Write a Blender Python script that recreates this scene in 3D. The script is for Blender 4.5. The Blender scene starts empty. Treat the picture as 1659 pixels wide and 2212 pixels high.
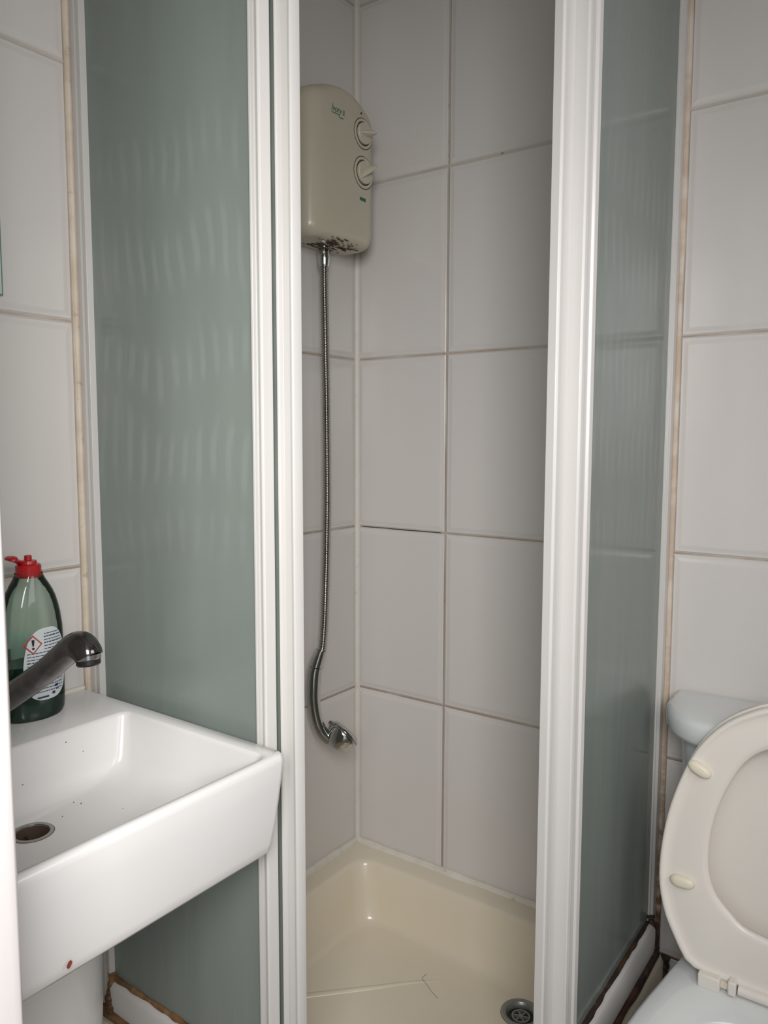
import bpy, bmesh, math, random
from mathutils import Vector, Matrix
random.seed(4)
PI = math.pi
scn = bpy.context.scene

# ------------------------------------------------------------------ camera
def cam_basis(p, y, r):
    f = Vector((math.sin(y)*math.cos(p), math.cos(y)*math.cos(p), -math.sin(p)))
    ri = Vector((math.cos(y), -math.sin(y), 0)); up = ri.cross(f)
    return math.cos(r)*ri+math.sin(r)*up, -math.sin(r)*ri+math.cos(r)*up, f
cr, cu, cf = cam_basis(9.37698515e-02, -6.21966725e-01, 2.20037087e-03)
cam_data = bpy.data.cameras.new('camera'); cam = bpy.data.objects.new('camera', cam_data)
scn.collection.objects.link(cam)
cam.matrix_world = Matrix(((cr.x, cu.x, -cf.x, 1.16013), (cr.y, cu.y, -cf.y, -1.50579), (cr.z, cu.z, -cf.z, 1.27321), (0, 0, 0, 1)))
cam_data.sensor_fit = 'VERTICAL'; cam_data.sensor_height = 24; cam_data.lens = 24*1691.09/2212
cam_data.clip_start = .02
scn.camera = cam
# ------------------------------------------------------------------ light
world = bpy.data.worlds.new('world'); scn.world = world; world.use_nodes = True
bg = world.node_tree.nodes['Background']; bg.inputs[0].default_value = (.95, .95, 1, 1); bg.inputs[1].default_value = .6
def area(name, loc, target, sx, sy, power, col):
    l = bpy.data.lights.new(name, 'AREA'); l.shape = 'RECTANGLE'; l.size = sx; l.size_y = sy; l.energy = power; l.color = col
    o = bpy.data.objects.new(name, l); scn.collection.objects.link(o); o.location = loc
    o.rotation_euler = (Vector(target)-Vector(loc)).to_track_quat('-Z', 'Y').to_euler()
    return o
dl = area('doorway_light', (1.38, -1.85, 1.62), (-.25, -.50, .86), .6, .7, 10.0, (1, .985, .96)); dl.data.spread = math.radians(92)
area('added_side_light', (1.70, -.8, 1.55), (0, -.80, 1.45), .6, .75, 4.6, (1, .97, .975))  # soft light from the right, set at an unseen window added for it
scn.view_settings.view_transform = 'Standard'; scn.view_settings.look = 'None'
scn.view_settings.gamma = 1; scn.view_settings.use_curve_mapping = False
scn.view_settings.exposure = 0.04

# ------------------------------------------------------------------ helpers
def link(o, parent=None):
    scn.collection.objects.link(o)
    if parent is not None: o.parent = parent
    return o
def finish(bm, name, mat, parent=None, bevel=0, seg=3, angle=35, smooth=True):
    bmesh.ops.recalc_face_normals(bm, faces=bm.faces)
    me = bpy.data.meshes.new(name); bm.to_mesh(me); bm.free()
    if mat: me.materials.append(mat)
    if smooth:
        me.polygons.foreach_set('use_smooth', [True]*len(me.polygons))
        me.set_sharp_from_angle(angle=math.radians(angle))
    o = bpy.data.objects.new(name, me); link(o, parent)
    if bevel:
        b = o.modifiers.new('bevel', 'BEVEL'); b.width = bevel; b.segments = seg; b.limit_method = 'ANGLE'; b.angle_limit = math.radians(30)
    return o
def bxm(bm, x0, x1, y0, y1, z0, z1):
    v = [bm.verts.new(p) for p in ((x0,y0,z0),(x1,y0,z0),(x1,y1,z0),(x0,y1,z0),(x0,y0,z1),(x1,y0,z1),(x1,y1,z1),(x0,y1,z1))]
    for f in ((0,3,2,1),(4,5,6,7),(0,1,5,4),(1,2,6,5),(2,3,7,6),(3,0,4,7)): bm.faces.new([v[i] for i in f])
def box(name, mat, b, parent=None, bevel=0, **k):
    bm = bmesh.new(); bxm(bm, *b); return finish(bm, name, mat, parent, bevel, **k)
def loftm(bm, rings, cap0=True, cap1=True, closed=True):
    R = [[bm.verts.new(p) for p in r] for r in rings]; n = len(R[0])
    for a, b in zip(R, R[1:]):
        for i in range(n if closed else n-1):
            j = (i+1) % n; bm.faces.new((a[i], a[j], b[j], b[i]))
    if cap0: bm.faces.new(R[0][::-1])
    if cap1: bm.faces.new(R[-1])
    return R
def loft(name, mat, rings, parent=None, cap0=True, cap1=True, **k):
    bm = bmesh.new(); loftm(bm, rings, cap0, cap1); return finish(bm, name, mat, parent, **k)
def frame(d):
    d = d.normalized(); a = Vector((0, 0, 1)) if abs(d.z) < .9 else Vector((0, 1, 0))
    u = d.cross(a).normalized(); return u, u.cross(d).normalized()
def lathe_rings(profile, c, axis, n=40):
    c = Vector(c); u, v = frame(Vector(axis)); ax = Vector(axis).normalized()
    return [[c+ax*h+(u*math.cos(2*PI*i/n)+v*math.sin(2*PI*i/n))*r for i in range(n)] for r, h in profile]
def lathe(name, mat, profile, c, axis=(0, 0, 1), parent=None, n=40, cap0=True, cap1=True, **k):
    return loft(name, mat, lathe_rings(profile, c, axis, n), parent, cap0, cap1, **k)
def catmull(P, m=8):
    P = [Vector(p) for p in P]; Q = [P[0]*2-P[1]]+P+[P[-1]*2-P[-2]]; out = []
    for i in range(1, len(Q)-2):
        a, b, c, d = Q[i-1:i+3]
        for k in range(m):
            t = k/m; out.append(.5*((2*b)+(c-a)*t+(2*a-5*b+4*c-d)*t*t+(3*b-a-3*c+d)*t**3))
    out.append(P[-1]); return out
def tube_rings(path, radii, n=24, sx=1.0):
    R = []; u = None
    for i, p in enumerate(path):
        d = (path[min(i+1, len(path)-1)]-path[max(i-1, 0)]).normalized()
        if u is None: u, v = frame(d)
        u = (u-d*u.dot(d)).normalized(); v = d.cross(u)
        R.append([p+(u*math.cos(2*PI*k/n)*sx+v*math.sin(2*PI*k/n))*radii[i] for k in range(n)])
    return R
def rrect(x0, x1, y0, y1, r, z, n=8):
    pts = []
    for cx, cy, a0 in ((x1-r, y1-r, 0), (x0+r, y1-r, PI/2), (x0+r, y0+r, PI), (x1-r, y0+r, 1.5*PI)):
        for i in range(n+1):
            a = a0+PI/2*i/n; pts.append(Vector((cx+r*math.cos(a), cy+r*math.sin(a), z)))
    return pts
def thing(name, label, cat, loc=(0, 0, 0), group=None):
    o = bpy.data.objects.new(name, None); link(o); o.empty_display_size = .05; o['label'] = label; o['category'] = cat
    if group: o['group'] = group
    return o
def tag(o, label, cat):
    o['label'] = label; o['category'] = cat; return o
def struct(o): o['kind'] = 'structure'; return o

# ------------------------------------------------------------------ materials
class N:
    def __init__(s, name):
        s.m = bpy.data.materials.new(name); s.m.use_nodes = True; s.t = s.m.node_tree; s.b = s.t.nodes['Principled BSDF']; s.o = s.t.nodes['Material Output']
    def n(s, typ, **k):
        nd = s.t.nodes.new(typ)
        for a, b in k.items(): setattr(nd, a, b)
        return nd
    def l(s, a, b): s.t.links.new(a, b)
    def math(s, op, a, b=None, c=None):
        nd = s.n('ShaderNodeMath', operation=op)
        for i, v in enumerate((a, b, c)):
            if v is None: continue
            if isinstance(v, (int, float)): nd.inputs[i].default_value = v
            else: s.l(v, nd.inputs[i])
        return nd.outputs[0]
    def step(s, x, lo, hi, a=0., b=1.):
        nd = s.n('ShaderNodeMapRange', interpolation_type='SMOOTHSTEP'); s.l(x, nd.inputs['Value'])
        for k, v in (('From Min', lo), ('From Max', hi), ('To Min', a), ('To Max', b)): nd.inputs[k].default_value = v
        return nd.outputs[0]
    def mix(s, f, a, b):
        nd = s.n('ShaderNodeMix', data_type='RGBA')
        for i, v in ((0, f), (6, a), (7, b)):
            if isinstance(v, (int, float)): nd.inputs[i].default_value = v
            elif isinstance(v, tuple): nd.inputs[i].default_value = v+(1,)
            else: s.l(v, nd.inputs[i])
        return nd.outputs[2]
    def pos(s):
        g = s.n('ShaderNodeNewGeometry'); sp = s.n('ShaderNodeSeparateXYZ'); s.l(g.outputs['Position'], sp.inputs[0]); s.P = g.outputs['Position']; return sp.outputs
    def noise(s, scale, detail=4, vec=None, stretch=None, rough=.55, dist=0):
        nd = s.n('ShaderNodeTexNoise'); nd.inputs['Scale'].default_value = scale; nd.inputs['Detail'].default_value = detail
        nd.inputs['Roughness'].default_value = rough; nd.inputs['Distortion'].default_value = dist
        v = vec or s.P
        if stretch:
            mp = s.n('ShaderNodeMapping'); mp.inputs['Scale'].default_value = stretch; s.l(v, mp.inputs[0]); v = mp.outputs[0]
        s.l(v, nd.inputs['Vector']); return nd.outputs['Fac']
    def bump(s, h, strength, dist, tgt=None):
        nd = s.n('ShaderNodeBump'); nd.inputs['Strength'].default_value = strength; nd.inputs['Distance'].default_value = dist
        s.l(h, nd.inputs['Height']); s.l(nd.outputs[0], (tgt or s.b).inputs['Normal']); return nd
def simple(name, col, rough=.4, metal=0, coat=0, var=.03, scale=12, bump=0, **k):
    s = N(name); s.pos(); f = s.noise(scale)
    d = tuple(max(0, c*(1-var*2.5)) for c in col)
    s.l(s.mix(f, d, tuple(min(1, c*(1+var)) for c in col)), s.b.inputs['Base Color'])
    s.b.inputs['Roughness'].default_value = rough; s.b.inputs['Metallic'].default_value = metal; s.b.inputs['Coat Weight'].default_value = coat
    if bump: s.bump(s.noise(scale*6), .3, bump)
    for a, b in k.items(): s.b.inputs[a].default_value = b
    return s.m

def tile_mat(name, axis, sign):
    s = N(name); X = s.pos()
    u = s.math('DIVIDE', s.math('MULTIPLY', X[axis], sign), .25)
    v = s.math('DIVIDE', s.math('SUBTRACT', X[2], .26), .4)
    # small wobble of the hand-set joints
    wob = s.math('MULTIPLY', s.math('SUBTRACT', s.noise(5, 2), .5), .0016)
    def edge(c, w):
        f = s.math('FRACT', s.math('ADD', c, 10)); return s.math('MULTIPLY', s.math('MINIMUM', f, s.math('SUBTRACT', 1, f)), w)
    du = s.math('ADD', edge(u, .25), wob); dv = s.math('ADD', edge(v, .4), wob)
    d = s.math('MINIMUM', du, dv)
    grout = s.step(d, .0014, .0022, 1, 0)
    # each tile slightly its own tone
    cb = s.n('ShaderNodeCombineXYZ'); s.l(s.math('FLOOR', u), cb.inputs[0]); s.l(s.math('FLOOR', v), cb.inputs[1])
    wn = s.n('ShaderNodeTexWhiteNoise', noise_dimensions='2D'); s.l(cb.outputs[0], wn.inputs['Vector'])
    tilec = s.mix(wn.outputs['Value'], (.60, .575, .555), (.64, .61, .585))
    tilec = s.mix(s.step(s.noise(3, 3), .3, .7, 0, .35), tilec, (.61, .58, .55))
    dirt = s.math('MULTIPLY', s.noise(7, 5), s.step(X[2], 2.2, .2, .55, 1.25))
    gc = s.mix(s.step(dirt, .22, .55), (.52, .46, .39), (.33, .25, .19))
    gc = s.mix(s.step(s.noise(30, 3), .64, .74, 0, .6), gc, (.10, .07, .05))
    deep = s.math('MULTIPLY', s.step(X[2], .62, .3), s.step(X[0], .70, .74))
    gc = s.mix(deep, gc, (.16, .07, .03))
    if axis == 0:                                                   # open black crack along part of one joint
        cz = s.math('ABSOLUTE', s.math('SUBTRACT', X[2], s.math('MULTIPLY_ADD', s.math('SUBTRACT', s.noise(25, 1), .5), .003, 1.0605)))
        ck = s.math('MULTIPLY', s.step(cz, .0014, .0006), s.math('MULTIPLY', s.step(X[0], .245, .235), s.step(X[0], .012, .02)))
        gc = s.mix(ck, gc, (.02, .014, .01)); grout = s.math('MAXIMUM', grout, ck)
    s.l(s.mix(grout, tilec, gc), s.b.inputs['Base Color'])
    s.l(s.mix(grout, (.17, .17, .17), (.7, .7, .7)), s.b.inputs['Roughness'])
    s.b.inputs['Specular IOR Level'].default_value = .42
    # tiles are pillowed: a shallow frame near the edge then a flat field
    h = s.math('ADD', s.math('MULTIPLY', s.step(d, .0015, .005), .55), s.math('MULTIPLY', s.step(d, .006, .017), .45))
    h = s.math('ADD', h, s.math('MULTIPLY', s.noise(9, 2), .25))
    s.bump(h, 1.0, .0035)
    return s.m
M = {}
M['tile_left'] = tile_mat('white_tile_left', 1, -1.0)
M['tile_back'] = tile_mat('white_tile_back', 0, 1.0)
M['paint'] = simple('white_gloss_paint', (.66, .625, .615), .35, var=.02, scale=3)
M['wallpaint'] = simple('wall_paint', (.62, .60, .57), .7, var=.02, scale=3)
M['ceil'] = simple('ceiling_paint', (.75, .74, .72), .8)
M['upvc'] = simple('white_coated_aluminium', (.575, .56, .54), .28, var=.02, scale=4)
M['ceramic'] = simple('white_ceramic', (.69, .675, .665), .22, coat=.15, var=.012, scale=5)
M['wc_ceramic'] = simple('cool_white_ceramic', (.68, .70, .695), .14, coat=.4, var=.02, scale=5)
M['seat'] = simple('ivory_white_plastic', (.74, .70, .64), .28, var=.02, scale=6)
M['rubber'] = simple('yellowed_rubber', (.74, .69, .55), .4)
M['acrylic'] = simple('cream_acrylic', (.74, .665, .53), .22, coat=.2, var=.03, scale=4)
M['heater'] = simple('cream_plastic', (.50, .46, .36), .26, var=.025, scale=5)
M['heaterk'] = simple('cream_knob_plastic', (.53, .49, .39), .3, var=.02)
M['crease'] = simple('dark_grime', (.07, .045, .03), .8)
M['green_ink'] = simple('green_ink', (.02, .14, .07), .5)
M['black'] = simple('black_plastic', (.012, .012, .014), .3)
M['chrome'] = simple('chrome', (.62, .62, .61), .10, metal=1, var=.04, scale=30)
M['dullchrome'] = simple('worn_chrome', (.46, .44, .41), .2, metal=1, var=.12, scale=25)
M['tapchrome'] = simple('dark_reflection_chrome', (.20, .19, .185), .13, metal=1, var=.25, scale=40)  # spout chrome: reflection of the dark room put into the base colour
M['steel'] = simple('dull_grey_plastic_metal', (.30, .31, .30), .35, metal=.5)
M['red'] = simple('red_plastic', (.42, .012, .015), .25, var=.02)
M['label'] = simple('white_label', (.62, .66, .66), .35, var=.01)
M['ink'] = simple('dark_blue_ink', (.02, .03, .10), .5)
M['redink'] = simple('red_ink', (.45, .03, .03), .5)
M['rust'] = simple('rust', (.22, .035, .02), .8, var=.2, scale=200)
M['hair'] = simple('dark_hair', (.12, .08, .06), .6)
M['liquid'] = simple('green_liquid', (.0, .018, .009), .1, var=.1)
M['mirror'] = simple('mirror_silver', (.85, .88, .87), .02, metal=1, var=0)
M['glass_edge'] = simple('mirror_glass_edge', (.12, .22, .18), .1)

def sealant(name, clean, dirty, stainy=.5, rustlow=False, darkness=(.10, .055, .025)):
    s = N(name); X = s.pos(); f = s.noise(22, 5); f2 = s.noise(60, 4)
    c = s.mix(s.step(f, .35, .65, 0, stainy), clean, dirty)
    if rustlow:
        lo = s.step(X[2], .95, .25)
        c = s.mix(s.math('MULTIPLY', lo, s.step(f2, .3, .6)), c, (.22, .11, .045))
        c = s.mix(s.math('MULTIPLY', s.step(X[2], .42, .27), s.step(f, .3, .5)), c, (.035, .018, .01))
    else:
        c = s.mix(s.step(f2, .60, .72, 0, .5*stainy), c, darkness)
    s.l(c, s.b.inputs['Base Color']); s.b.inputs['Roughness'].default_value = .55
    s.bump(f, .5, .002); return s.m
M['sil_white'] = sealant('white_silicone', (.70, .67, .60), (.60, .55, .47), .5)
M['sil_corner'] = sealant('corner_silicone', (.66, .63, .58), (.60, .55, .46), .3)
M['sil_cream'] = sealant('cream_silicone', (.64, .56, .46), (.52, .42, .32), .6)
M['sil_rust'] = sealant('stained_silicone', (.60, .53, .45), (.47, .36, .26), .8, True)
M['mould'] = sealant('mouldy_silicone', (.26, .14, .06), (.09, .045, .02), 1, False, (.30, .22, .13))
M['mould_dark'] = sealant('black_mould_silicone', (.075, .035, .018), (.02, .012, .01), 1, False, (.22, .13, .07))

def frosted(name):
    s = N(name); X = s.pos(); nt = s.t
    # tall soft limescale streaks; the wavy ripple is a reflection painted into the colour
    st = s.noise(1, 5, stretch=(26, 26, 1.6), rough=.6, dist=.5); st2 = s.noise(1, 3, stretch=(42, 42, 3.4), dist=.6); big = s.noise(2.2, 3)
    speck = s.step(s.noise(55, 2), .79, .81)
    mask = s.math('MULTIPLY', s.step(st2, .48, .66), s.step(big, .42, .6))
    refl_rip = s.math('SINE', s.math('ADD', s.math('MULTIPLY', s.math('ADD', X[0], X[1]), 2*PI/.031), s.math('MULTIPLY', s.noise(3.5, 2), 14)))
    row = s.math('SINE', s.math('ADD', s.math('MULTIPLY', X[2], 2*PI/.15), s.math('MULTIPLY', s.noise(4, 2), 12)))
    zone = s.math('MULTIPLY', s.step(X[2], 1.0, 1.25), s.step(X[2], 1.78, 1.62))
    refl_rip = s.math('MULTIPLY', s.math('MULTIPLY', s.step(refl_rip, -.2, 1), s.step(row, -1.0, .8)), zone)
    st = s.noise(1, 4, stretch=(9, 9, .9), rough=.5, dist=.4)
    col = s.mix(s.step(st, .3, .72), (.385, .44, .405), (.44, .495, .46))
    col = s.mix(s.math('MULTIPLY', refl_rip, .30), col, (.62, .66, .63))
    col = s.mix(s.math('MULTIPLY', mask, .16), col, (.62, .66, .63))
    col = s.mix(s.math('MULTIPLY', speck, .6), col, (.6, .62, .6))
    dif = s.n('ShaderNodeBsdfDiffuse'); s.l(col, dif.inputs[0])
    tl = s.n('ShaderNodeBsdfTranslucent'); s.l(col, tl.inputs[0])
    rf = s.n('ShaderNodeBsdfRefraction'); rf.inputs['Color'].default_value = (.62, .74, .68, 1); rf.inputs['Roughness'].default_value = .30; rf.inputs['IOR'].default_value = 1.12
    tp = s.n('ShaderNodeBsdfTransparent'); tp.inputs[0].default_value = (.66, .77, .71, 1)
    gl = s.n('ShaderNodeBsdfGlossy'); gl.inputs['Roughness'].default_value = .13
    def mx(f, a, b):
        m = s.n('ShaderNodeMixShader'); m.inputs[0].default_value = f; s.l(a.outputs[0], m.inputs[1]); s.l(b.outputs[0], m.inputs[2]); return m
    a = mx(.28, dif, tl); b = mx(.45, rf, tp); c = mx(.36, a, b)
    fr = s.n('ShaderNodeFresnel'); fr.inputs['IOR'].default_value = 1.4
    m = s.n('ShaderNodeMixShader'); s.l(fr.outputs[0], m.inputs[0]); s.l(c.outputs[0], m.inputs[1]); s.l(gl.outputs[0], m.inputs[2])
    bp = s.bump(s.math('ADD', st2, s.math('MULTIPLY', st, .6)), .25, .002, gl); s.l(bp.outputs[0], fr.inputs['Normal'])
    s.l(m.outputs[0], s.o.inputs[0]); nt.nodes.remove(s.b); return s.m
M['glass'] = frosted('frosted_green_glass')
def bottle_mat():
    s = N('green_clear_plastic'); s.pos(); nt = s.t
    tp = s.n('ShaderNodeBsdfTransparent'); tp.inputs[0].default_value = (.88, .95, .90, 1)
    dif = s.n('ShaderNodeBsdfDiffuse'); s.l(s.mix(s.noise(30, 3), (.05, .17, .10), (.12, .26, .17)), dif.inputs[0])
    gl = s.n('ShaderNodeBsdfGlossy'); gl.inputs['Roughness'].default_value = .06
    m = s.n('ShaderNodeMixShader'); m.inputs[0].default_value = .06; s.l(tp.outputs[0], m.inputs[1]); s.l(dif.outputs[0], m.inputs[2])
    fr = s.n('ShaderNodeFresnel'); fr.inputs['IOR'].default_value = 1.45
    m2 = s.n('ShaderNodeMixShader'); s.l(fr.outputs[0], m2.inputs[0]); s.l(m.outputs[0], m2.inputs[1]); s.l(gl.outputs[0], m2.inputs[2])
    s.l(m2.outputs[0], s.o.inputs[0]); nt.nodes.remove(s.b); return s.m
M['bottle'] = bottle_mat()
def floor_mat():
    s = N('beige_floor_tile'); X = s.pos()
    s.l(s.mix(s.noise(8, 5), (.30, .26, .20), (.42, .38, .31)), s.b.inputs['Base Color']); s.b.inputs['Roughness'].default_value = .45; return s.m
M['floor'] = floor_mat()
M['plinth'] = sealant('yellowed_plinth_paint', (.44, .38, .27), (.34, .27, .17), .7, False, (.14, .08, .04))

# ------------------------------------------------------------------ room
XR = 1.62; YF = -1.2; ZC = 2.36
struct(box('wall_left', M['tile_left'], (-.1, 0, YF-.13, .1, 0, ZC)))
struct(box('wall_back', M['tile_back'], (0, XR+.1, 0, .1, 0, ZC)))
bm = bmesh.new()                                                    # right wall, with an unseen window opening added for the side light
for b in ((XR, XR+.1, YF-.13, 0, 0, 1.0), (XR, XR+.1, YF-.13, 0, 1.95, ZC), (XR, XR+.1, YF-.13, -1.15, 1.0, 1.95), (XR, XR+.1, -.45, 0, 1.0, 1.95)): bxm(bm, *b)
struct(finish(bm, 'wall_right', M['tile_left'], smooth=False))
bm = bmesh.new()                                                    # front wall around the doorway the picture is taken through
bxm(bm, 0, .545, YF-.12, YF, 0, ZC); bxm(bm, 1.50, XR, YF-.12, YF, 0, ZC); bxm(bm, .545, 1.50, YF-.12, YF, 2.08, ZC)
struct(finish(bm, 'wall_front', M['wallpaint'], smooth=False))
struct(box('floor', M['floor'], (-.1, XR+.1, -3.2, .1, -.08, 0)))
struct(box('ceiling', M['ceil'], (-.1, XR+.1, YF-.12, .1, ZC, ZC+.08)))
# door lining: board with planted stop and chipped gloss paint
bm = bmesh.new()
prof = [(.545, YF+.012), (.568, YF+.012), (.5815, YF+.004), (.584, YF-.004), (.584, YF-.05), (.596, YF-.052), (.596, YF-.09), (.584, YF-.092), (.584, YF-.135), (.545, YF-.135)]
loftm(bm, [[Vector((x, y, 0)) for x, y in prof], [Vector((x, y, 2.08)) for x, y in prof]])
struct(finish(bm, 'trim_1', M['paint'], bevel=.0018))
struct(box('trim_2', M['paint'], (1.475, 1.50, YF-.135, YF+.01, 0, 2.08), bevel=.003))
bm = bmesh.new()
for b in ((XR-.01, XR+.05, -1.15, -1.11, 1.0, 1.95), (XR-.01, XR+.05, -.49, -.45, 1.0, 1.95), (XR-.01, XR+.05, -1.15, -.45, 1.0, 1.04), (XR-.01, XR+.05, -1.15, -.45, 1.91, 1.95)): bxm(bm, *b)
struct(finish(bm, 'added_window_1', M['upvc'], bevel=.003))  # frame of the added, unseen window

def bead(name, mat, pts, r, jit=.15, m=30):
    path = []
    for a, b in zip(pts, pts[1:]):
        a = Vector(a); b = Vector(b)
        for i in range(m): path.append(a.lerp(b, i/m))
    path.append(Vector(pts[-1])); rr = [r*(1+random.uniform(-jit, jit)) for _ in path]
    for _ in range(2): rr = [(rr[max(i-1, 0)]+rr[i]+rr[min(i+1, len(rr)-1)])/3 for i in range(len(rr))]
    bm = bmesh.new(); loftm(bm, tube_rings(path, rr, 10)); return finish(bm, name, mat)
struct(bead('trim_3', M['sil_corner'], [(.001, -.001, .262), (.001, -.001, ZC)], .0085, .08, 60))
struct(bead('trim_4', M['sil_white'], [(.001, -.74, .264), (.002, -.003, .262), (.745, -.001, .264)], .0115, .30))

# ------------------------------------------------------------------ shower tray
TX, TY = .765, -.755
def ring_in(x0, x1, y0, y1, r, z): return rrect(x0, x1, y0, y1, r, z, 12)
tray = thing('shower_tray', 'raised cream acrylic shower tray in the tiled corner with a round drain', 'shower tray')
rings = [ring_in(.002, TX, TY, -.002, .012, .10), ring_in(.002, TX, TY, -.002, .012, .256), ring_in(.005, TX-.003, TY+.003, -.005, .012, .2615),
         ring_in(.050, .700, -.690, -.052, .045, .2600), ring_in(.056, .694, -.684, -.058, .045, .2575), ring_in(.060, .690, -.680, -.061, .045, .251),
         ring_in(.072, .678, -.668, -.069, .045, .19), ring_in(.084, .666, -.656, -.077, .048, .138), ring_in(.088, .662, -.652, -.081, .052, .1285), ring_in(.097, .653, -.643, -.090, .052, .1235)]
dc = Vector((.527, -.146, .1215)); base = rings[-1]; n = len(base)
circ = []
angs = [math.atan2(p.y-dc.y, p.x-dc.x) for p in base]
angs = [2*PI*(i+.5)/n for i in range(n)]
circ = [Vector((dc.x+.041*math.cos(a), dc.y+.041*math.sin(a), dc.z)) for a in angs]
circ2 = [Vector((dc.x+.036*math.cos(a), dc.y+.036*math.sin(a), dc.z-.014)) for a in angs]
loft('tray_shell', M['acrylic'], rings+[circ, circ2], tray, angle=50)
# low anti-slip ridge moulded across the tray floor
P = catmull([(.10, -.41, .1185), (.15, -.357, .1185), (.24, -.264, .1180), (.30, -.20, .1172), (.345, -.16, .1165)], 6)
rw = [.0088*(1-.3*(i/(len(P)-1))**2) for i in range(len(P))]
bm = bmesh.new(); loftm(bm, tube_rings(P, rw, 12)); finish(bm, 'floor_ridge', M['acrylic'], tray)
lathe('drain_ring', M['steel'], [(.0405, 0), (.0405, .002), (.037, .0035), (.031, .002), (.028, -.002), (.0265, -.006), (.0265, -.009)], dc, parent=tray, cap0=False, cap1=False)
lathe('drain_well', M['black'], [(.0272, -.010), (.0272, -.0088)], dc, parent=tray)
bm = bmesh.new()
loftm(bm, lathe_rings([(.0185, -.0088), (.0185, -.0045), (.0155, -.0045), (.0155, -.0088)], dc, (0, 0, 1), 32), False, False)
loftm(bm, lathe_rings([(.0045, -.0088), (.0045, -.004)], dc, (0, 0, 1), 16))
for k in range(6):
    a = k*PI/3+.3; d = Vector((math.cos(a), math.sin(a), 0)); s_ = Vector((-d.y, d.x, 0))*.0013
    q = [dc+d*.003+s_, dc+d*.003-s_, dc+d*.0165-s_, dc+d*.0165+s_]
    loftm(bm, [[v+Vector((0, 0, -.0088)) for v in q], [v+Vector((0, 0, -.0046)) for v in q]])
finish(bm, 'drain_grille', M['steel'], tray)
# plinth that raises the tray
struct(box('trim_5', M['plinth'], (.0, TX-.008, TY+.008, -.0, 0, .10)))
hair = catmull([(.3135, -.164, .1262), (.313, -.180, .1262), (.328, -.189, .1262), (.347, -.2009, .1262), (.372, -.2127, .1262)], 6)
bm = bmesh.new(); loftm(bm, tube_rings(hair, [.00032]*len(hair), 6)); tag(finish(bm, 'strand_of_hair', M['hair']), 'single dark hair lying curled on the shower tray floor', 'hair')
# dark mould line in the corner between plinth and back wall
struct(bead('trim_6', M['mould_dark'], [(TX-.004, -.003, .0), (TX-.003, -.003, .19), (TX+.002, -.006, .262)], .0085, .5))

# ------------------------------------------------------------------ enclosure
ZT = 2.14; ZB = .335
enc = thing('shower_enclosure', 'white framed corner shower enclosure with frosted green glass, both doors slid open', 'shower enclosure')
def prism(name, mat, pts, z0, z1, parent, bevel=.0008):
    return loft(name, mat, [[Vector((x, y, z0)) for x, y in pts], [Vector((x, y, z1)) for x, y in pts]], parent, bevel=bevel, seg=2)
# left side (runs along x)
prism('wall_channel', M['upvc'], [(0, -.744), (.016, -.744), (.018, -.742), (.024, -.742), (.0245, -.7445), (.031, -.7445), (.031, -.716), (0, -.716)], .285, ZT+.04, enc)
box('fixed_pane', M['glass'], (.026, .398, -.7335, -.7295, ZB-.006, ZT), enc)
st = [(.3915, -.740), (.393, -.7425), (.3968, -.7425), (.3980, -.7365), (.4070, -.7365), (.4080, -.744), (.4120, -.745), (.4150, -.7435), (.4155, -.739), (.4150, -.724), (.3915, -.724)]
prism('fixed_stile', M['upvc'], st, .285, ZT+.02, enc)
sd = [(.4160, -.711), (.4165, -.7175), (.419, -.7210), (.4225, -.7205), (.4240, -.7130), (.4400, -.7130), (.4415, -.7185), (.4450, -.7190), (.4465, -.716), (.4460, -.700), (.4160, -.700)]
o = prism('sliding_door', M['upvc'], sd, .30, ZT+.01, enc); 
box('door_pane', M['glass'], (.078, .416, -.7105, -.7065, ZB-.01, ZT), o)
prism('door_edge_strip', M['upvc'], [(.072, -.7125), (.079, -.7125), (.079, -.7045), (.072, -.7045)], ZB-.01, ZT, o, .001)
# right side (runs along y)
prism('wall_channel', M['upvc'], [(.721, 0), (.721, -.026), (.7265, -.026), (.727, -.0275), (.731, -.0275), (.7315, -.026), (.735, -.026), (.7355, -.0275), (.7395, -.0275), (.740, -.025), (.7455, -.025), (.7455, 0)], .285, ZT+.04, enc)
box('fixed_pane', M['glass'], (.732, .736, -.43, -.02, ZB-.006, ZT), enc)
st = [(.726, -.468), (.7455, -.4685), (.748, -.466), (.749, -.459), (.7455, -.457), (.7445, -.438), (.749, -.436), (.750, -.426), (.747, -.4235), (.726, -.4235)]
prism('fixed_stile', M['upvc'], st, .285, ZT+.02, enc)
sd = [(.7125, -.502), (.725, -.503), (.728, -.5005), (.7285, -.494), (.7265, -.492), (.7265, -.470), (.7285, -.466), (.7285, -.452), (.7125, -.452)]
o = prism('sliding_door', M['upvc'], sd, .30, ZT+.01, enc)
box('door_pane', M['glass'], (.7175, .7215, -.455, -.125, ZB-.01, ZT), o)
prism('door_edge_strip', M['upvc'], [(.7155, -.127), (.7155, -.120), (.7235, -.120), (.7235, -.127)], ZB-.01, ZT, o, .001)
# rails top and bottom
for z0, z1, nm in ((.282, ZB, 'bottom_rail'), (ZT, ZT+.045, 'top_rail')):
    def rail(outer, sgn):
        return [(outer, z0), (outer, z1-.010), (outer-sgn*.004, z1-.003), (outer-sgn*.011, z1), (outer-sgn*.045, z1), (outer-sgn*.045, z0)]
    pts = rail(-.7475, -1)
    loft(nm, M['upvc'], [[Vector((x, y, z)) for y, z in pts] for x in (.034, .753)], enc, bevel=.001)
    pts = rail(.753, 1)
    loft(nm, M['upvc'], [[Vector((x, y, z)) for x, z in pts] for y in (-.7475, -.030)], enc, bevel=.001)
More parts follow.
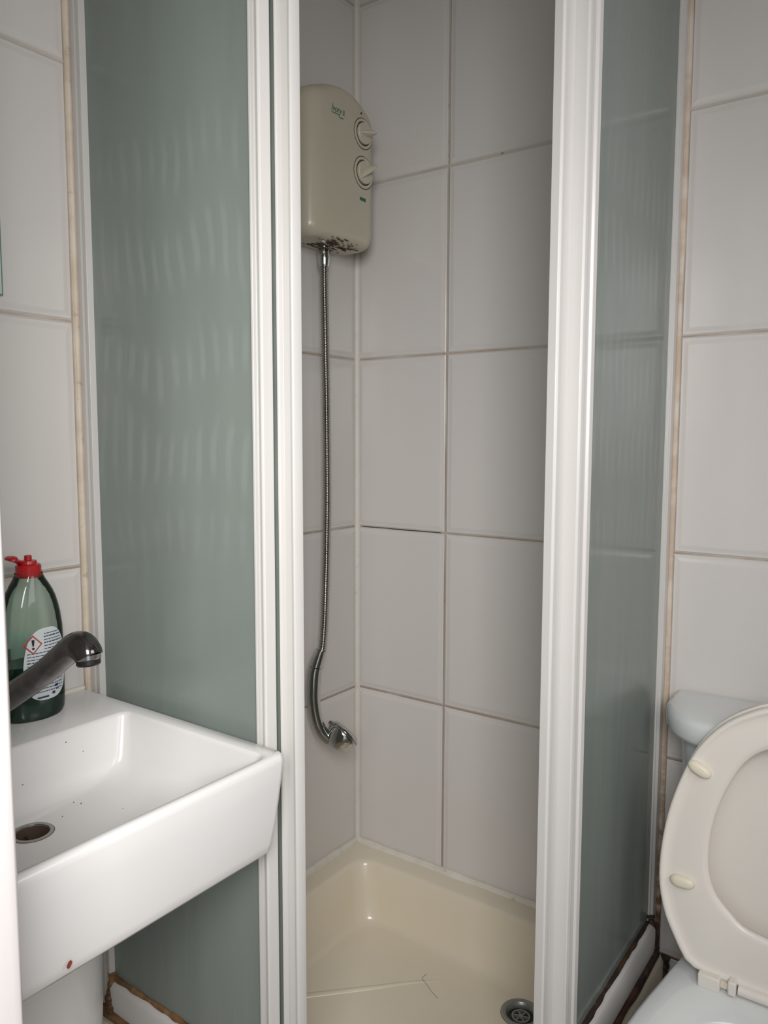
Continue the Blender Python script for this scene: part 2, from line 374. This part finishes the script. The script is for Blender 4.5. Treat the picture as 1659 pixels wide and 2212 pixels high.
# sealant round the enclosure
struct(bead('trim_7', M['sil_cream'], [(.002, -.7475, .30), (.002, -.7485, 2.18)], .0058, .2, 60))
struct(bead('trim_8', M['sil_rust'], [(.7485, -.002, .27), (.7475, -.002, 2.18)], .0055, .3, 60))
struct(bead('trim_9', M['mould'], [(.033, -.7365, ZB+.002), (.39, -.7365, ZB+.001)], .0042, .6, 60))
struct(bead('trim_10', M['mould'], [(.033, -.7395, ZB+.012), (.031, -.747, .30), (.040, -.7495, .278), (.76, -.7495, .276)], .0062, .6, 40))
struct(bead('trim_11', M['mould_dark'], [(.7385, -.035, ZB+.002), (.7385, -.42, ZB+.001)], .0045, .6, 60))
struct(bead('trim_12', M['mould_dark'], [(.742, -.028, ZB+.014), (.749, -.026, .30), (.755, -.030, .276), (.755, -.74, .274)], .0070, .6, 40))
struct(box('trim_13', M['mould'], (.008, .752, -.7465, -.70, .260, .283)))
struct(box('trim_14', M['mould'], (.705, .752, -.70, -.004, .260, .283)))

# ------------------------------------------------------------------ electric shower
es = thing('electric_shower', 'cream electric shower unit with two dials, on left tiled wall near the corner', 'shower unit')
def outline(y0, y1, z0, z1, rise, r, x, ins=0, n=10, lft=0):
    y0 += ins+lft; y1 -= ins; z0 += ins; z1 -= ins; pts = []
    rb = max(.006, r-ins*.3); rt = max(.01, r*1.6-ins*.3)
    def arc(cy, cz, a0, a1, rr, m=n): 
        for i in range(m+1):
            a = a0+(a1-a0)*i/m; pts.append(Vector((x, cy+rr*math.cos(a), cz+rr*math.sin(a))))
    arc(y1-rb, z0+rb, -PI/2, 0, rb); arc(y1-rt, z1-rise-rt, 0, PI/2-.38, rt)
    m = 12; a, b = y1-rt+rt*math.sin(.38), y0+rt-rt*math.sin(.38)
    zb = z1-rise-rt+rt*math.cos(.38)
    for i in range(1, m):
        t = i/m; pts.append(Vector((x, a+(b-a)*t, zb+(z1-zb)*4*t*(1-t))))
    arc(y0+rt, z1-rise-rt, PI/2+.38, PI, rt); arc(y0+rb, z0+rb, PI, 1.5*PI, rb)
    return pts
Y0, Y1, Z0, Z1 = -.281, -.066, 1.683, 2.004
loft('back_plate', M['heater'], [outline(Y0, Y1, Z0, Z1, .018, .026, x, i) for x, i in ((.0005, .004), (.022, .003))], es)
loft('dirty_seam', M['crease'], [outline(Y0, Y1, Z0, Z1, .018, .026, x, i) for x, i in ((.0220, .005), (.0245, .005))], es)
cov = loft('cover', M['heater'], [outline(Y0, Y1, Z0, Z1, .018, .026, x, i, 10, l_) for x, i, l_ in ((.0245, .0012, 0), (.030, 0, 0), (.070, .0005, .001), (.080, .0015, .0035), (.088, .0035, .007), (.0945, .0065, .011), (.099, .010, .016), (.102, .0145, .021), (.1033, .021, .026), (.1035, .027, .030))], es, angle=60)
def dial(yc, zc, r, ang, fin):
    c = Vector((.1033, yc, zc))
    def tor(nm, R, w, par, h=.0006):
        return lathe(nm, M['crease'], [(R-w, 0), (R-w, h), (R+w, h), (R+w, 0)], c, (1, 0, 0), par, 48, False, False)
    k = lathe('control_dial', M['heaterk'], [(r*.70, 0), (r*.70, .0055), (r*.66, .0068), (.001, .0072)], c, (1, 0, 0), es, 48)
    b = lathe('dial_bezel', M['heaterk'], [(r*.98, -.002), (r*.96, .0018), (r*.92, .0024), (r*.80, .0015), (r*.78, .0)], c, (1, 0, 0), k, 48, False, False)
    tor('grimy_groove', r*.745, .0011, k, .0012); tor('grimy_outline', r*1.005, .0008, k, .0005)
    # tapered finger grip across the dial
    d = Vector((0, math.cos(ang), math.sin(ang))); s = Vector((0, -d.z, d.y)); X = Vector((1, 0, 0)); R = []
    for t, w, h in ((-.62, .002, .0075), (-.3, .0055, .015), (.1, .0075, fin*.86), (.5, .0070, fin), (.66, .0045, fin*.93)):
        p = c+d*r*t; R.append([p-s*w+X*.004, p+s*w+X*.004, p+s*w*.62+X*h*.8, p+s*w*.3+X*h, p-s*w*.3+X*h, p-s*w*.62+X*h*.8])
    loft('grip', M['heaterk'], R, k, bevel=.0008, angle=50)
dial(-.1115, 1.9235, .0315, .15, .023); dial(-.1105, 1.843, .0335, .75, .026)
def text(s, size, loc, mat, parent, name, shear=0, sx=1.0, ex=.0002, rotx=0, align='CENTER', M3=None):
    cu_ = bpy.data.curves.new(name, 'FONT'); cu_.body = s; cu_.size = size; cu_.extrude = ex; cu_.shear = shear; cu_.align_x = align
    t = bpy.data.objects.new(name, cu_); scn.collection.objects.link(t)
    dg = bpy.context.evaluated_depsgraph_get(); me = bpy.data.meshes.new_from_object(t.evaluated_get(dg)); scn.collection.objects.unlink(t); bpy.data.objects.remove(t)
    me.materials.clear(); me.materials.append(mat); o = bpy.data.objects.new(name, me); link(o, parent)
    R = M3 or Matrix(((0, 0, 1), (1, 0, 0), (0, 1, 0)))              # text x -> world y, text y -> world z, facing +x
    me.transform(Matrix.Diagonal((sx, 1, 1, 1))); me.transform(Matrix.Translation(Vector(loc)) @ R.to_4x4()); return o
text('Ivory', .0195, (.1037, -.2030, 1.9390), M['green_ink'], es, 'ink_lettering', .35, .8)
text('II', .0165, (.1037, -.1790, 1.9385), M['green_ink'], es, 'ink_numeral', .1, .8)
bm = bmesh.new()
for a, b in (((-.2185, 1.9352), (-.195, 1.9365)), ((-.195, 1.9365), (-.1925, 1.9315)), ((-.1925, 1.9315), (-.180, 1.9325))):
    d = Vector((0, b[0]-a[0], b[1]-a[1])).normalized(); s_ = Vector((0, -d.z, d.y))*.0008; A = Vector((.1037, *a)); B = Vector((.1037, *b))
    loftm(bm, [[A+s_, A-s_, B-s_, B+s_], [v+Vector((.0003, 0, 0)) for v in (A+s_, A-s_, B-s_, B+s_)]])
finish(bm, 'ink_underline', M['green_ink'], es, smooth=False)
box('green_badge', M['green_ink'], (.1034, .1040, -.1235, -.103, 1.7835, 1.7905), es)
lathe('indicator_light', M['black'], [(.0028, 0), (.0025, .001)], (.1030, -.1185, 1.9635), (1, 0, 0), es, 16)
# grime round the outlet under the cover
bm = bmesh.new()
for k in range(150):
    yy = -.180+random.gauss(0, .012)+abs(random.gauss(0, .030))*random.choice((-.6, 1)); xx = random.uniform(.026, .100)
    if not (-.262 < yy < -.088): continue
    r_ = random.uniform(.0005, .0018); st_ = random.uniform(1.5, 5); zz = Z0+(0 if xx < .084 else (xx-.084)**2*36)
    loftm(bm, [[Vector((xx+r_*math.cos(q), yy+r_*st_*math.sin(q+.5), zz+h)) for q in [j*PI/4 for j in range(8)]] for h in (-.0007, .0006)])
g = finish(bm, 'grime_specks', M['crease'], es); g['kind'] = 'stuff'
lathe('outlet_nut', M['dullchrome'], [(.013, .010), (.013, -.004), (.0115, -.006)], (.05, -.1800, 1.683), (0, 0, 1), es, 24)

# ------------------------------------------------------------------ hose and handset
hs = thing('shower_hose', 'ribbed metal shower hose hanging straight down from the cream shower unit', 'shower hose')
hp = catmull([(.05, -.180, 1.66), (.05, -.1798, 1.60), (.050, -.1781, 1.52), (.049, -.1733, 1.32), (.048, -.1716, 1.116), (.047, -.1785, .909), (.0490, -.190, .812), (.0455, -.1965, .785)], 60)
acc = 0; rad = [.0066]; 
for a, b in zip(hp, hp[1:]):
    acc += (b-a).length; rad.append(.0066+.0009*math.sin(acc*2*PI/.0052))
# resample so that every rib gets enough rings
Lc = [0]
for a, b in zip(hp, hp[1:]): Lc.append(Lc[-1]+(b-a).length)
pts = []; rr = []; i = 0; step = .00104; sdist = 0
while sdist < Lc[-1]:
    while Lc[i+1] < sdist: i += 1
    t = (sdist-Lc[i])/(Lc[i+1]-Lc[i]); pts.append(hp[i].lerp(hp[i+1], t)); rr.append(.0086+.0012*math.sin(sdist*2*PI/.0052)); sdist += step
bm = bmesh.new(); loftm(bm, tube_rings(pts, rr, 16)); finish(bm, 'ribbed_tube', M['dullchrome'], hs, angle=80)
lathe('top_ferrule', M['chrome'], [(.0125, 0), (.0137, -.003), (.0130, -.030), (.0105, -.040)], (.05, -.180, 1.679), (0, 0, 1), hs, 32)
P0 = Vector((.045, -.2114, .7674)); E1 = Vector((.7, .714, 0)); EZ = Vector((0, 0, 1))
def H(a, b, c=0): return P0+E1*a+EZ*b+Vector((.714, -.7, 0))*c
fp = [H(.0125, .036), H(.0105, .030), H(.004, .012), H(.0005, .001)]
bm = bmesh.new(); loftm(bm, tube_rings(fp, [.0115, .0125, .0145, .0148], 32)); finish(bm, 'bottom_ferrule', M['chrome'], hs)
hd = thing('shower_handset', 'chrome hand shower hanging upside down on the end of the metal hose', 'shower head')
hpth = catmull([H(.0003, -.001), H(-.0030, -.016), H(-.0052, -.045), H(-.0052, -.075), H(.0005, -.115), H(.0115, -.147), H(.026, -.165), H(.040, -.172)], 6)
L = len(hpth); bm = bmesh.new()
rp = [.0148, .0158, .0160, .0157, .0148, .0146, .0152, .0156]
rads = []
for i in range(L):
    t = i/(L-1)*7; k = min(6, int(t)); rads.append(rp[k]+(rp[k+1]-rp[k])*(t-k))
loftm(bm, tube_rings(hpth, rads, 28)); finish(bm, 'handle', M['chrome'], hd, angle=60)
ax = (E1*.74+EZ*.67-Vector((.714, -.7, 0))*.33).normalized(); hc = H(.0625, -.1600)
lathe('spray_head', M['chrome'], [(.003, -.040), (.014, -.037), (.023, -.031), (.031, -.021), (.0372, -.008), (.0385, -.001), (.0375, .0005)], hc, ax, hd, 48, angle=60)
lathe('rim_line', M['chrome'], [(.0378, .0005), (.0368, .0012), (.0383, .002), (.0375, .006), (.034, .009)], hc, ax, hd, 48, angle=60)
sp = lathe('spray_plate', M['steel'], [(.0342, .0088), (.032, .0105), (.0300, .0102), (.001, .0112)], hc, ax, hd, 40)
side = ax.cross(Vector((.714, -.7, 0))).normalized()
if side.z < 0: side = -side
lv = [hc+side*.035+ax*(-.002), hc+side*.0415+ax*(-.001), hc+side*.044+ax*.0015]
bm = bmesh.new(); loftm(bm, tube_rings(lv, [.006, .0062, .0035], 16)); finish(bm, 'spray_lever', M['dullchrome'], hd)

# ------------------------------------------------------------------ basin
bs = thing('wash_basin', 'white rectangular ceramic wash basin on left wall, open plug hole, beside green glass', 'basin')
BY0, BY1, BX, BZ = -1.188, -.7535, .4620, .853
def bring(i, z, dx=0, r=.012, b=.0): return rrect(.002+b, BX-i-dx, BY0+i, BY1-i, r, z, 6)
outer = [bring(.024, .7135, r=.014), bring(.0170, .7150, r=.014), bring(.0138, .7195, r=.014), bring(.0120, .730, r=.013), bring(.0070, .765, r=.013), bring(.0028, .81, r=.013), bring(0, .842, r=.013), bring(.0008, .849, r=.013), bring(.0035, .8525, r=.012)]
def iring(x0, x1, y0, y1, r, z): return rrect(x0, x1, y0, y1, r, z, 6)
inner = [iring(.146, .4500, BY0+.026, -.7790, .016, .8530), iring(.149, .4485, BY0+.028, -.7808, .016, .8515), iring(.1505, .4470, BY0+.030, -.783, .016, .847),
         iring(.157, .436, BY0+.036, -.792, .020, .790), iring(.162, .426, BY0+.042, -.800, .026, .773), iring(.1665, .408, BY0+.052, -.814, .034, .7645), iring(.172, .380, BY0+.07, -.835, .04, .7600)]
wc = Vector((.2080, -.9725, .7545))
ca = [math.atan2(p.y-wc.y, p.x-wc.x) for p in inner[-1]]
ca = [2*PI*(i+.5)/len(ca) for i in range(len(ca))]
inner += [[Vector((wc.x+.0275*math.cos(a), wc.y+.0275*math.sin(a), wc.z)) for a in ca], [Vector((wc.x+.025*math.cos(a), wc.y+.025*math.sin(a), wc.z-.02)) for a in ca]]
loft('bowl', M['ceramic'], outer+inner, bs, angle=50)
lathe('waste_ring', M['steel'], [(.0275, -.001), (.0270, .0010), (.0222, .0010), (.0215, -.001)], wc, parent=bs, cap0=False, cap1=False)
lathe('rust_ring', M['rust'], [(.0280, .0001), (.0262, .0009)], wc, parent=bs, cap0=False, cap1=False)
lathe('plug_hole', M['crease'], [(.0219, .0004), (.0208, -.004), (.0205, -.0185), (.001, -.0185)], wc, parent=bs, cap0=False)
bm = bmesh.new(); bxm(bm, wc.x-.018, wc.x+.018, wc.y-.0012, wc.y+.0012, wc.z-.013, wc.z-.011); bxm(bm, wc.x-.0012, wc.x+.0012, wc.y-.018, wc.y+.018, wc.z-.013, wc.z-.011)
finish(bm, 'waste_crossbar', M['dullchrome'], bs)
bm = bmesh.new()
loftm(bm, [[Vector((BX-.006+dx, -1.0775+.0026*math.cos(a), .7335+.0026*math.sin(a)+.0022*math.cos(a))) for a in [k*PI/5 for k in range(10)]] for dx in (-.001, .0012)])
finish(bm, 'rust_chip', M['rust'], bs)
bm = bmesh.new()                                                    # few dirt specks in the bowl
for x, y, z, r in ((.1520, -.885, .836, .0014), (.155, -.86, .815, .0009), (.158, -.955, .800, .0010), (.19, -.90, .7625, .0012), (.20, -.895, .762, .0014), (.21, -.93, .7600, .0011), (.30, -.88, .762, .0009), (.26, -.87, .762, .0008)):
    r *= .62; loftm(bm, lathe_rings([(r, 0), (r*.8, .001)], (x, y, z), (.6, 0, .8), 8))
finish(bm, 'dirt_specks', M['crease'], bs)['kind'] = 'stuff'
pd = []
for z, w, d in ((0, .128, .225), (.05, .120, .215), (.30, .122, .215), (.55, .128, .222), (.7128, .135, .235)):
    pd.append(rrect(.003-.12, .003+d, -.965-w, -.965+w, .098, z, 10))
pd = [[Vector((max(p.x, .003), p.y, p.z)) for p in r] for r in pd]
tag(loft('basin_pedestal', M['ceramic'], pd, angle=40), 'rounded white ceramic pedestal standing under the wash basin', 'pedestal')
# silicone line behind the basin
struct(bead('trim_15', M['sil_white'], [(.003, -1.18, .855), (.003, -.757, .855)], .004, .4))

# tap
tp = thing('basin_tap', 'chrome basin tap with long rising spout reaching over white basin', 'tap')
tb = Vector((.062, -.955, BZ))
lathe('body', M['dullchrome'], [(.026, 0), (.026, .006), (.022, .012), (.021, .050), (.019, .058), (.010, .063)], tb, parent=tp)
sp_ = catmull([(.070, -.952, .889), (.0918, -.946, .8995), (.140, -.942, .9275), (.2016, -.94, .9640), (.238, -.938, .9895), (.262, -.937, 1.0050), (.277, -.936, 1.0090), (.2885, -.9355, 1.0030), (.2925, -.935, .9965)], 6)
rp = [.0185, .0185, .0178, .0170, .0170, .0182, .0190, .0182, .0172]; L = len(sp_)
rads = []
for i in range(L):
    t = i/(L-1)*8; k = min(7, int(t)); rads.append(rp[k]+(rp[k+1]-rp[k])*(t-k))
bm = bmesh.new(); loftm(bm, tube_rings(sp_, rads, 28)); so = finish(bm, 'spout', M['tapchrome'], tp, angle=70)
lathe('aerator', M['black'], [(.0150, .010), (.0150, -.002), (.0135, -.004), (.012, -.0035)], (.2905, -.9352, .9900), (-.12, 0, 1), tp, 32)
lathe('aerator_ring', M['chrome'], [(.0160, .010), (.0160, .0045), (.0150, .0035)], (.2905, -.9352, .9900), (-.12, 0, 1), tp, 32)
lathe('lever_hub', M['chrome'], [(.018, .06), (.0185, .075), (.012, .084), (.001, .086)], tb, parent=tp)

# ------------------------------------------------------------------ washing-up liquid bottle
bt = thing('soap_bottle', 'clear green washing-up liquid bottle with red flip cap standing on back of basin', 'bottle')
BC = Vector((.0530, -.8745, BZ)); 
prof = [(0, .86), (.002, .905), (.008, .965), (.03, .99), (.08, 1.0), (.115, 1.0), (.135, .985), (.155, .93), (.170, .865), (.182, .79), (.192, .70), (.202, .58), (.210, .47), (.216, .41), (.219, .40)]
def ry(t): return .0490*t
def rx(t, z): 
    k = max(0, (t-.40)/.6); return .0490*(.40*(1-k)+.66*k)*(t/(.40*(1-k)+1.0*k)) if t < 1 else .0490*.66
def bw(h):
    for (a, ta), (b, tb_) in zip(prof, prof[1:]):
        if a <= h <= b: return ta+(tb_-ta)*(h-a)/(b-a)
    return prof[-1][1]
def btl_pt(h, th, off=0):
    t = bw(h); a, b = rx(t, h)+off, ry(t)+off; return BC+Vector((a*math.cos(th), b*math.sin(th), h))
def bring2(h, off=0, n=48): return [btl_pt(h, 2*PI*i/n, off) for i in range(n)]
hh = [h for h, t in prof]; dense = []
for a, b in zip(hh, hh[1:]): dense += [a+(b-a)*k/3 for k in range(3)]
dense.append(hh[-1])
loft('bottle_body', M['bottle'], [bring2(h) for h in dense], bt, cap1=False, angle=60)
lz = [h for h in dense if h < .083]+[.083]
loft('liquid', M['liquid'], [bring2(max(h, .0015), -.0018) for h in lz], bt, angle=60)
capc = BC+Vector((0, 0, .214))
cap = lathe('cap', M['red'], [(.0188, -.001), (.0192, .002), (.0180, .003), (.0180, .016), (.0165, .018), (.0125, .019), (.0118, .0235), (.0055, .0245), (.0052, .031), (.0035, .0315)], capc, parent=bt, n=36)
fl = [[capc+Vector((0, -.0115, .0185))+v for v in r] for r in ([Vector((.0045*math.cos(a), -.001+.002*math.sin(a), .0)) for a in [k*PI/8 for k in range(16)]],
      [Vector((.009*math.cos(a), -.006+.004*math.sin(a), .006+.002*math.sin(a))) for a in [k*PI/8 for k in range(16)]],
      [Vector((.0125*math.cos(a), -.014+.0085*math.sin(a), .008-.004*math.sin(a)*.3)) for a in [k*PI/8 for k in range(16)]],
      [Vector((.0115*math.cos(a), -.0145+.0080*math.sin(a), .0125)) for a in [k*PI/8 for k in range(16)]],
      [Vector((.006*math.cos(a), -.0145+.004*math.sin(a), .0145)) for a in [k*PI/8 for k in range(16)]])]
loft('flip_lid', M['red'], fl, cap, angle=60)
def label_patch(name, mat, rows, off, parent, cols=14):
    bm = bmesh.new(); G = []
    for h, y0, y1 in rows:
        t = bw(h); row = []
        for k in range(cols+1):
            y = y0+(y1-y0)*k/cols; s = max(-.98, min(.98, y/(ry(t)+off))); row.append(bm.verts.new(btl_pt(h, math.asin(s), off)))
        G.append(row)
    for a, b in zip(G, G[1:]):
        for i in range(cols): bm.faces.new((a[i], a[i+1], b[i+1], b[i]))
    return finish(bm, name, mat, parent, angle=80)
def lab_rows(h0, h1, hw, cy, n=48, p=3.0):
    R = []
    for i in range(n+1):
        t = math.sin(-PI/2+PI*i/n); w = hw*(1-abs(t)**p)**(1/p); w = max(w, .001)
        cyl = 1.0-.16*max(0, t); R.append((h0+(h1-h0)*(t+1)/2, cy-w*cyl, cy+w*cyl))
    return R
lb = label_patch('back_label', M['label'], lab_rows(.030, .139, .0350, .006), .0005, bt)
flb = label_patch('front_label', M['label'], lab_rows(.03, .125, .034, .0), .0005, bt); flb.data.transform(Matrix.Translation(BC) @ Matrix.Rotation(PI, 4, 'Z') @ Matrix.Translation(-BC))
def on_label(y, z, off=.0011):
    h = z; t = bw(h); s = max(-.98, min(.98, y/(ry(t)+off))); return btl_pt(h, math.asin(s), off)
def quad_strip(bm, y0, y1, z0, z1, off=.0011, n=4):
    a = [bm.verts.new(on_label(y0+(y1-y0)*k/n, z0, off)) for k in range(n+1)]; b = [bm.verts.new(on_label(y0+(y1-y0)*k/n, z1, off)) for k in range(n+1)]
    for i in range(n): bm.faces.new((a[i], a[i+1], b[i+1], b[i]))
bm = bmesh.new(); z = .1300; row = 0
while z > .040:
    hw = .0345*(1-abs((z-.0825)/.0565)**3.2)**(1/3.2)-.004
    x0 = -hw+.003; x1 = hw+.001
    if z > .104: x0 = max(x0, -.002)
    if row == 8: x1 = .0
    y = x0+.003
    x1 += .003
    while y < x1:
        w = random.uniform(.002, .0065); quad_strip(bm, y, min(y+w, x1), z, z+(.0017 if row in (1, 3, 9) else .0012), n=2); y += w+.0010
    z -= .0046; row += 1
quad_strip(bm, -.012, .006, .0335, .0362); quad_strip(bm, .012, .017, .036, .040); quad_strip(bm, .019, .024, .041, .0425); quad_strip(bm, .017, .023, .046, .050)
finish(bm, 'small_print', M['ink'], lb, smooth=False)
def diamond(bm, cy, cz, r, off):
    def P(a, b): return on_label(cy+a*.93, cz+b, off)
    O = [P(0, r), P(r, 0), P(0, -r), P(-r, 0)]; q = r*.83; I = [P(0, q), P(q, 0), P(0, -q), P(-q, 0)]
    vo = [bm.verts.new(v) for v in O]; vi = [bm.verts.new(v) for v in I]
    for i in range(4): j = (i+1) % 4; bm.faces.new((vo[i], vo[j], vi[j], vi[i]))
bm = bmesh.new(); diamond(bm, -.0155, .1165, .0145, .0013); finish(bm, 'hazard_diamond', M['redink'], lb, smooth=False)
bm = bmesh.new()
cy, cz = -.0155, .1165
bm.faces.new([bm.verts.new(on_label(cy+a, cz+b, .0014)) for a, b in ((-.0021, .0075), (.0021, .0075), (.0010, -.0020), (-.0010, -.0020))])
bm.faces.new([bm.verts.new(on_label(cy+.0018*math.cos(k*PI/6), cz-.0055+.0018*math.sin(k*PI/6), .0014)) for k in range(12)])
finish(bm, 'exclamation_mark', M['black'], lb, smooth=False)

# ------------------------------------------------------------------ mirror
mr = thing('wall_mirror', 'frameless mirror on the left tiled wall, above the basin and soap bottle', 'mirror')
box('glass_sheet', M['glass_edge'], (.0012, .0055, -1.185, -.8690, 1.4835, 2.15), mr)
box('silvered_face', M['mirror'], (.0054, .0062, -1.183, -.8712, 1.4855, 2.148), mr)

# ------------------------------------------------------------------ toilet
wcx = .995
to = thing('toilet', 'white close-coupled toilet with its seat and lid raised, against back wall', 'toilet')
def dshape(x0, x1, yb, yf, r, z, n=12):                            # flat at the wall, round front corners
    pts = [Vector((x1, yb, z))]
    rx_ = r*1.05; ry_ = min(r*1.35, (yb-yf)*.8)
    for i in range(n+1):
        a = -PI/2*i/n; pts.append(Vector((x1-rx_+rx_*math.cos(a), yf+ry_+ry_*math.sin(a), z)))
    for i in range(n+1):
        a = -PI/2-PI/2*i/n; pts.append(Vector((x0+rx_+rx_*math.cos(a), yf+ry_+ry_*math.sin(a), z)))
    pts.append(Vector((x0, yb, z))); return pts
cx0, cx1 = .7680, 1.2220
loft('cistern', M['wc_ceramic'], [dshape(.835, 1.155, -.004, -.150, .06, .40), dshape(.822, 1.168, -.004, -.152, .07, .43), dshape(.793, 1.197, -.004, -.160, .085, .765)], to, angle=50)
loft('cistern_lid', M['wc_ceramic'], [dshape(.782, 1.208, -.003, -.167, .088, .757), dshape(.773, 1.217, -.003, -.170, .092, .760), dshape(cx0, cx1, -.003, -.174, .095, .768), dshape(cx0, cx1, -.003, -.174, .095, .790),
     dshape(.7715, 1.2185, -.003, -.171, .093, .7985), dshape(.781, 1.209, -.005, -.166, .088, .8020)], to, angle=50)
lathe('flush_button', M['chrome'], [(.02, 0), (.02, .004), (.018, .006), (.001, .0065)], (wcx, -.10, .802), parent=to)
# pan: rear shelf widening into the oval rim
def pan(hw, yb, yf, bw_, z, n=40, k=1.0):
    pts = []
    half = []
    ymid = yf+hw*1.02
    for i in range(n//2+1):
        a = -PI/2+PI/2*i/(n//2); half.append((hw*math.cos(a), ymid+(ymid-yf)*math.sin(a)))
    for i in range(1, 11):
        t = i/10; s = t*t*(3-2*t); half.append((hw+(bw_-hw)*s, ymid+(yb-ymid)*t))
    pts = [Vector((wcx+x, y, z)) for x, y in half]+[Vector((wcx-x, y, z)) for x, y in half[::-1][:-1]]
    return pts
po = [pan(.10, -.06, -.50, .09, .0), pan(.095, -.06, -.49, .085, .06), pan(.10, -.05, -.50, .085, .20), pan(.145, -.05, -.585, .10, .32), pan(.176, -.03, -.635, .125, .375), pan(.180, -.02, -.642, .135, .395), pan(.177, -.02, -.639, .133, .404), pan(.171, -.022, -.632, .128, .4065)]
def hole(hx, hy, cy, z):
    ref = pan(.171, -.022, -.632, .128, 0); out = []
    for p in ref:
        a = math.atan2((p.y-cy)/hy, (p.x-wcx)/hx); out.append(Vector((wcx+hx*math.cos(a), cy+hy*math.sin(a), z)))
    return out
po += [hole(.131, .152, -.452, .4055), hole(.126, .147, -.452, .400), hole(.128, .148, -.452, .37), hole(.112, .13, -.445, .31), hole(.07, .08, -.42, .22), hole(.045, .05, -.41, .19)]
loft('pan', M['wc_ceramic'], po, to, angle=50)
# raised seat: outline in the plane of the seat
outl = [(.9945, .8665), (.9594, .8621), (.9346, .8498), (.9087, .8334), (.8826, .8086), (.8565, .7705), (.8375, .7242), (.8221, .6705), (.814, .6181), (.8114, .5708), (.8143, .533), (.8248, .4941), (.8415, .4617), (.8577, .435), (.869, .4255), (.8906, .4215), (.9452, .4210), (.9945, .4210)]
innl = [(.9945, .8030), (.9631, .7978), (.9386, .7791), (.9202, .7512), (.9022, .7076), (.8909, .6636), (.8865, .6175), (.8893, .581), (.9008, .5513), (.9227, .5293), (.9472, .5126), (.9945, .5055)]
def resample(P, n):
    C_ = catmull([(x, 0, z) for x, z in P], 8); Ls = [0]
    for a, b in zip(C_, C_[1:]): Ls.append(Ls[-1]+(b-a).length)
    out = []; i = 0
    for k in range(n):
        d = Ls[-1]*k/(n-1)
        while i < len(Ls)-2 and Ls[i+1] < d: i += 1
        out.append(C_[i].lerp(C_[i+1], (d-Ls[i])/(Ls[i+1]-Ls[i])))
    return [(v.x, v.z) for v in out]
def closed_loop(P, n=40):
    h = resample(P, n); return h+[(2*wcx-x, z) for x, z in h[::-1][1:-1]]
OL, IL = closed_loop(outl), closed_loop(innl)
def seat_pt(x, z, d): return Vector((x, -.250+(z-.41)/.45*.035+d, z))   # d>0 goes back towards the cistern
def scaled(Lp, ins, d):
    cz = .64; hw, hz = .1836, .2228
    return [seat_pt(wcx+(x-wcx)*(1-ins/hw), cz+(z-cz)*(1-ins/hz), d) for x, z in Lp]
def scin(Lp, ins, d):
    cz = .655; hw, hz = .1085, .149
    return [seat_pt(wcx+(x-wcx)*(1-ins/hw), cz+(z-cz)*(1-ins/hz), d) for x, z in Lp]
seq = [scaled(OL, 0, .014), scaled(OL, 0, .003), scaled(OL, .002, .0), scaled(OL, .006, -.0005), scaled(OL, .009, .0015), scaled(OL, .0125, .0030), scaled(OL, .022, .0022), scaled(OL, .045, .0005),
       scin(IL, -.010, .0), scin(IL, -.002, .0012), scin(IL, 0, .004), scin(IL, -.001, .009), scin(IL, -.012, .012), scaled(OL, .02, .019), scaled(OL, .004, .018), scaled(OL, 0, .014)]
seat = loft('seat', M['seat'], seq, to, cap0=False, cap1=False, angle=60)
bmx = bmesh.new()
for cx_, cz_, an in ((.8665, .7462, -.42), (.8505, .5583, .02), (2*wcx-.8665, .7462, .42), (2*wcx-.8505, .5583, -.02)):
    R = []
    for dd, sc in ((.004, 1.0), (-.004, 1.0), (-.0075, .85), (-.009, .5)):
        ring = []
        for k in range(24):
            a = 2*PI*k/24; u_ = .0195*sc*(abs(math.cos(a))**.7)*(1 if math.cos(a) > 0 else -1); w_ = .0095*sc*math.sin(a)
            ring.append(seat_pt(cx_+u_*math.cos(an)-w_*math.sin(an), cz_+u_*math.sin(an)+w_*math.cos(an), dd))
        R.append(ring)
    loft('rubber_buffer', M['rubber'], R, seat, angle=60)
# lid behind, dished
lid_seq = [scaled(OL, -.001, .0450), scaled(OL, -.002, .0225), scaled(OL, .004, .0215), scaled(OL, .012, .028), scaled(OL, .03, .0415), scaled(OL, .06, .0430), scaled(OL, .10, .0432), scaled(OL, .15, .0434)]
loft('lid', M['seat'], lid_seq, to, angle=60)
# hinges and rod
for sx_ in (1, -1):
    a, b = sorted((wcx+sx_*(.9175-wcx), wcx+sx_*(.884-wcx)))
    h = box('hinge', M['seat'], (a, b, -.262, -.236, .4045, .428), to, bevel=.003)
    a2, b2 = sorted((wcx+sx_*(.941-wcx), wcx+sx_*(.9285-wcx)))
    box('hinge_arm', M['seat'], (a2, b2, -.262, -.236, .409, .432), h, bevel=.003)
    a3, b3 = sorted((wcx+sx_*(.93-wcx), wcx+sx_*(.916-wcx)))
    box('hinge_pin', M['rubber'], (a3, b3, -.253, -.243, .412, .422), h)
bm = bmesh.new(); loftm(bm, lathe_rings([(.0085, -.052), (.0085, .052)], (wcx, -.2495, .4175), (1, 0, 0), 20)); finish(bm, 'hinge_rod', M['seat'], to)
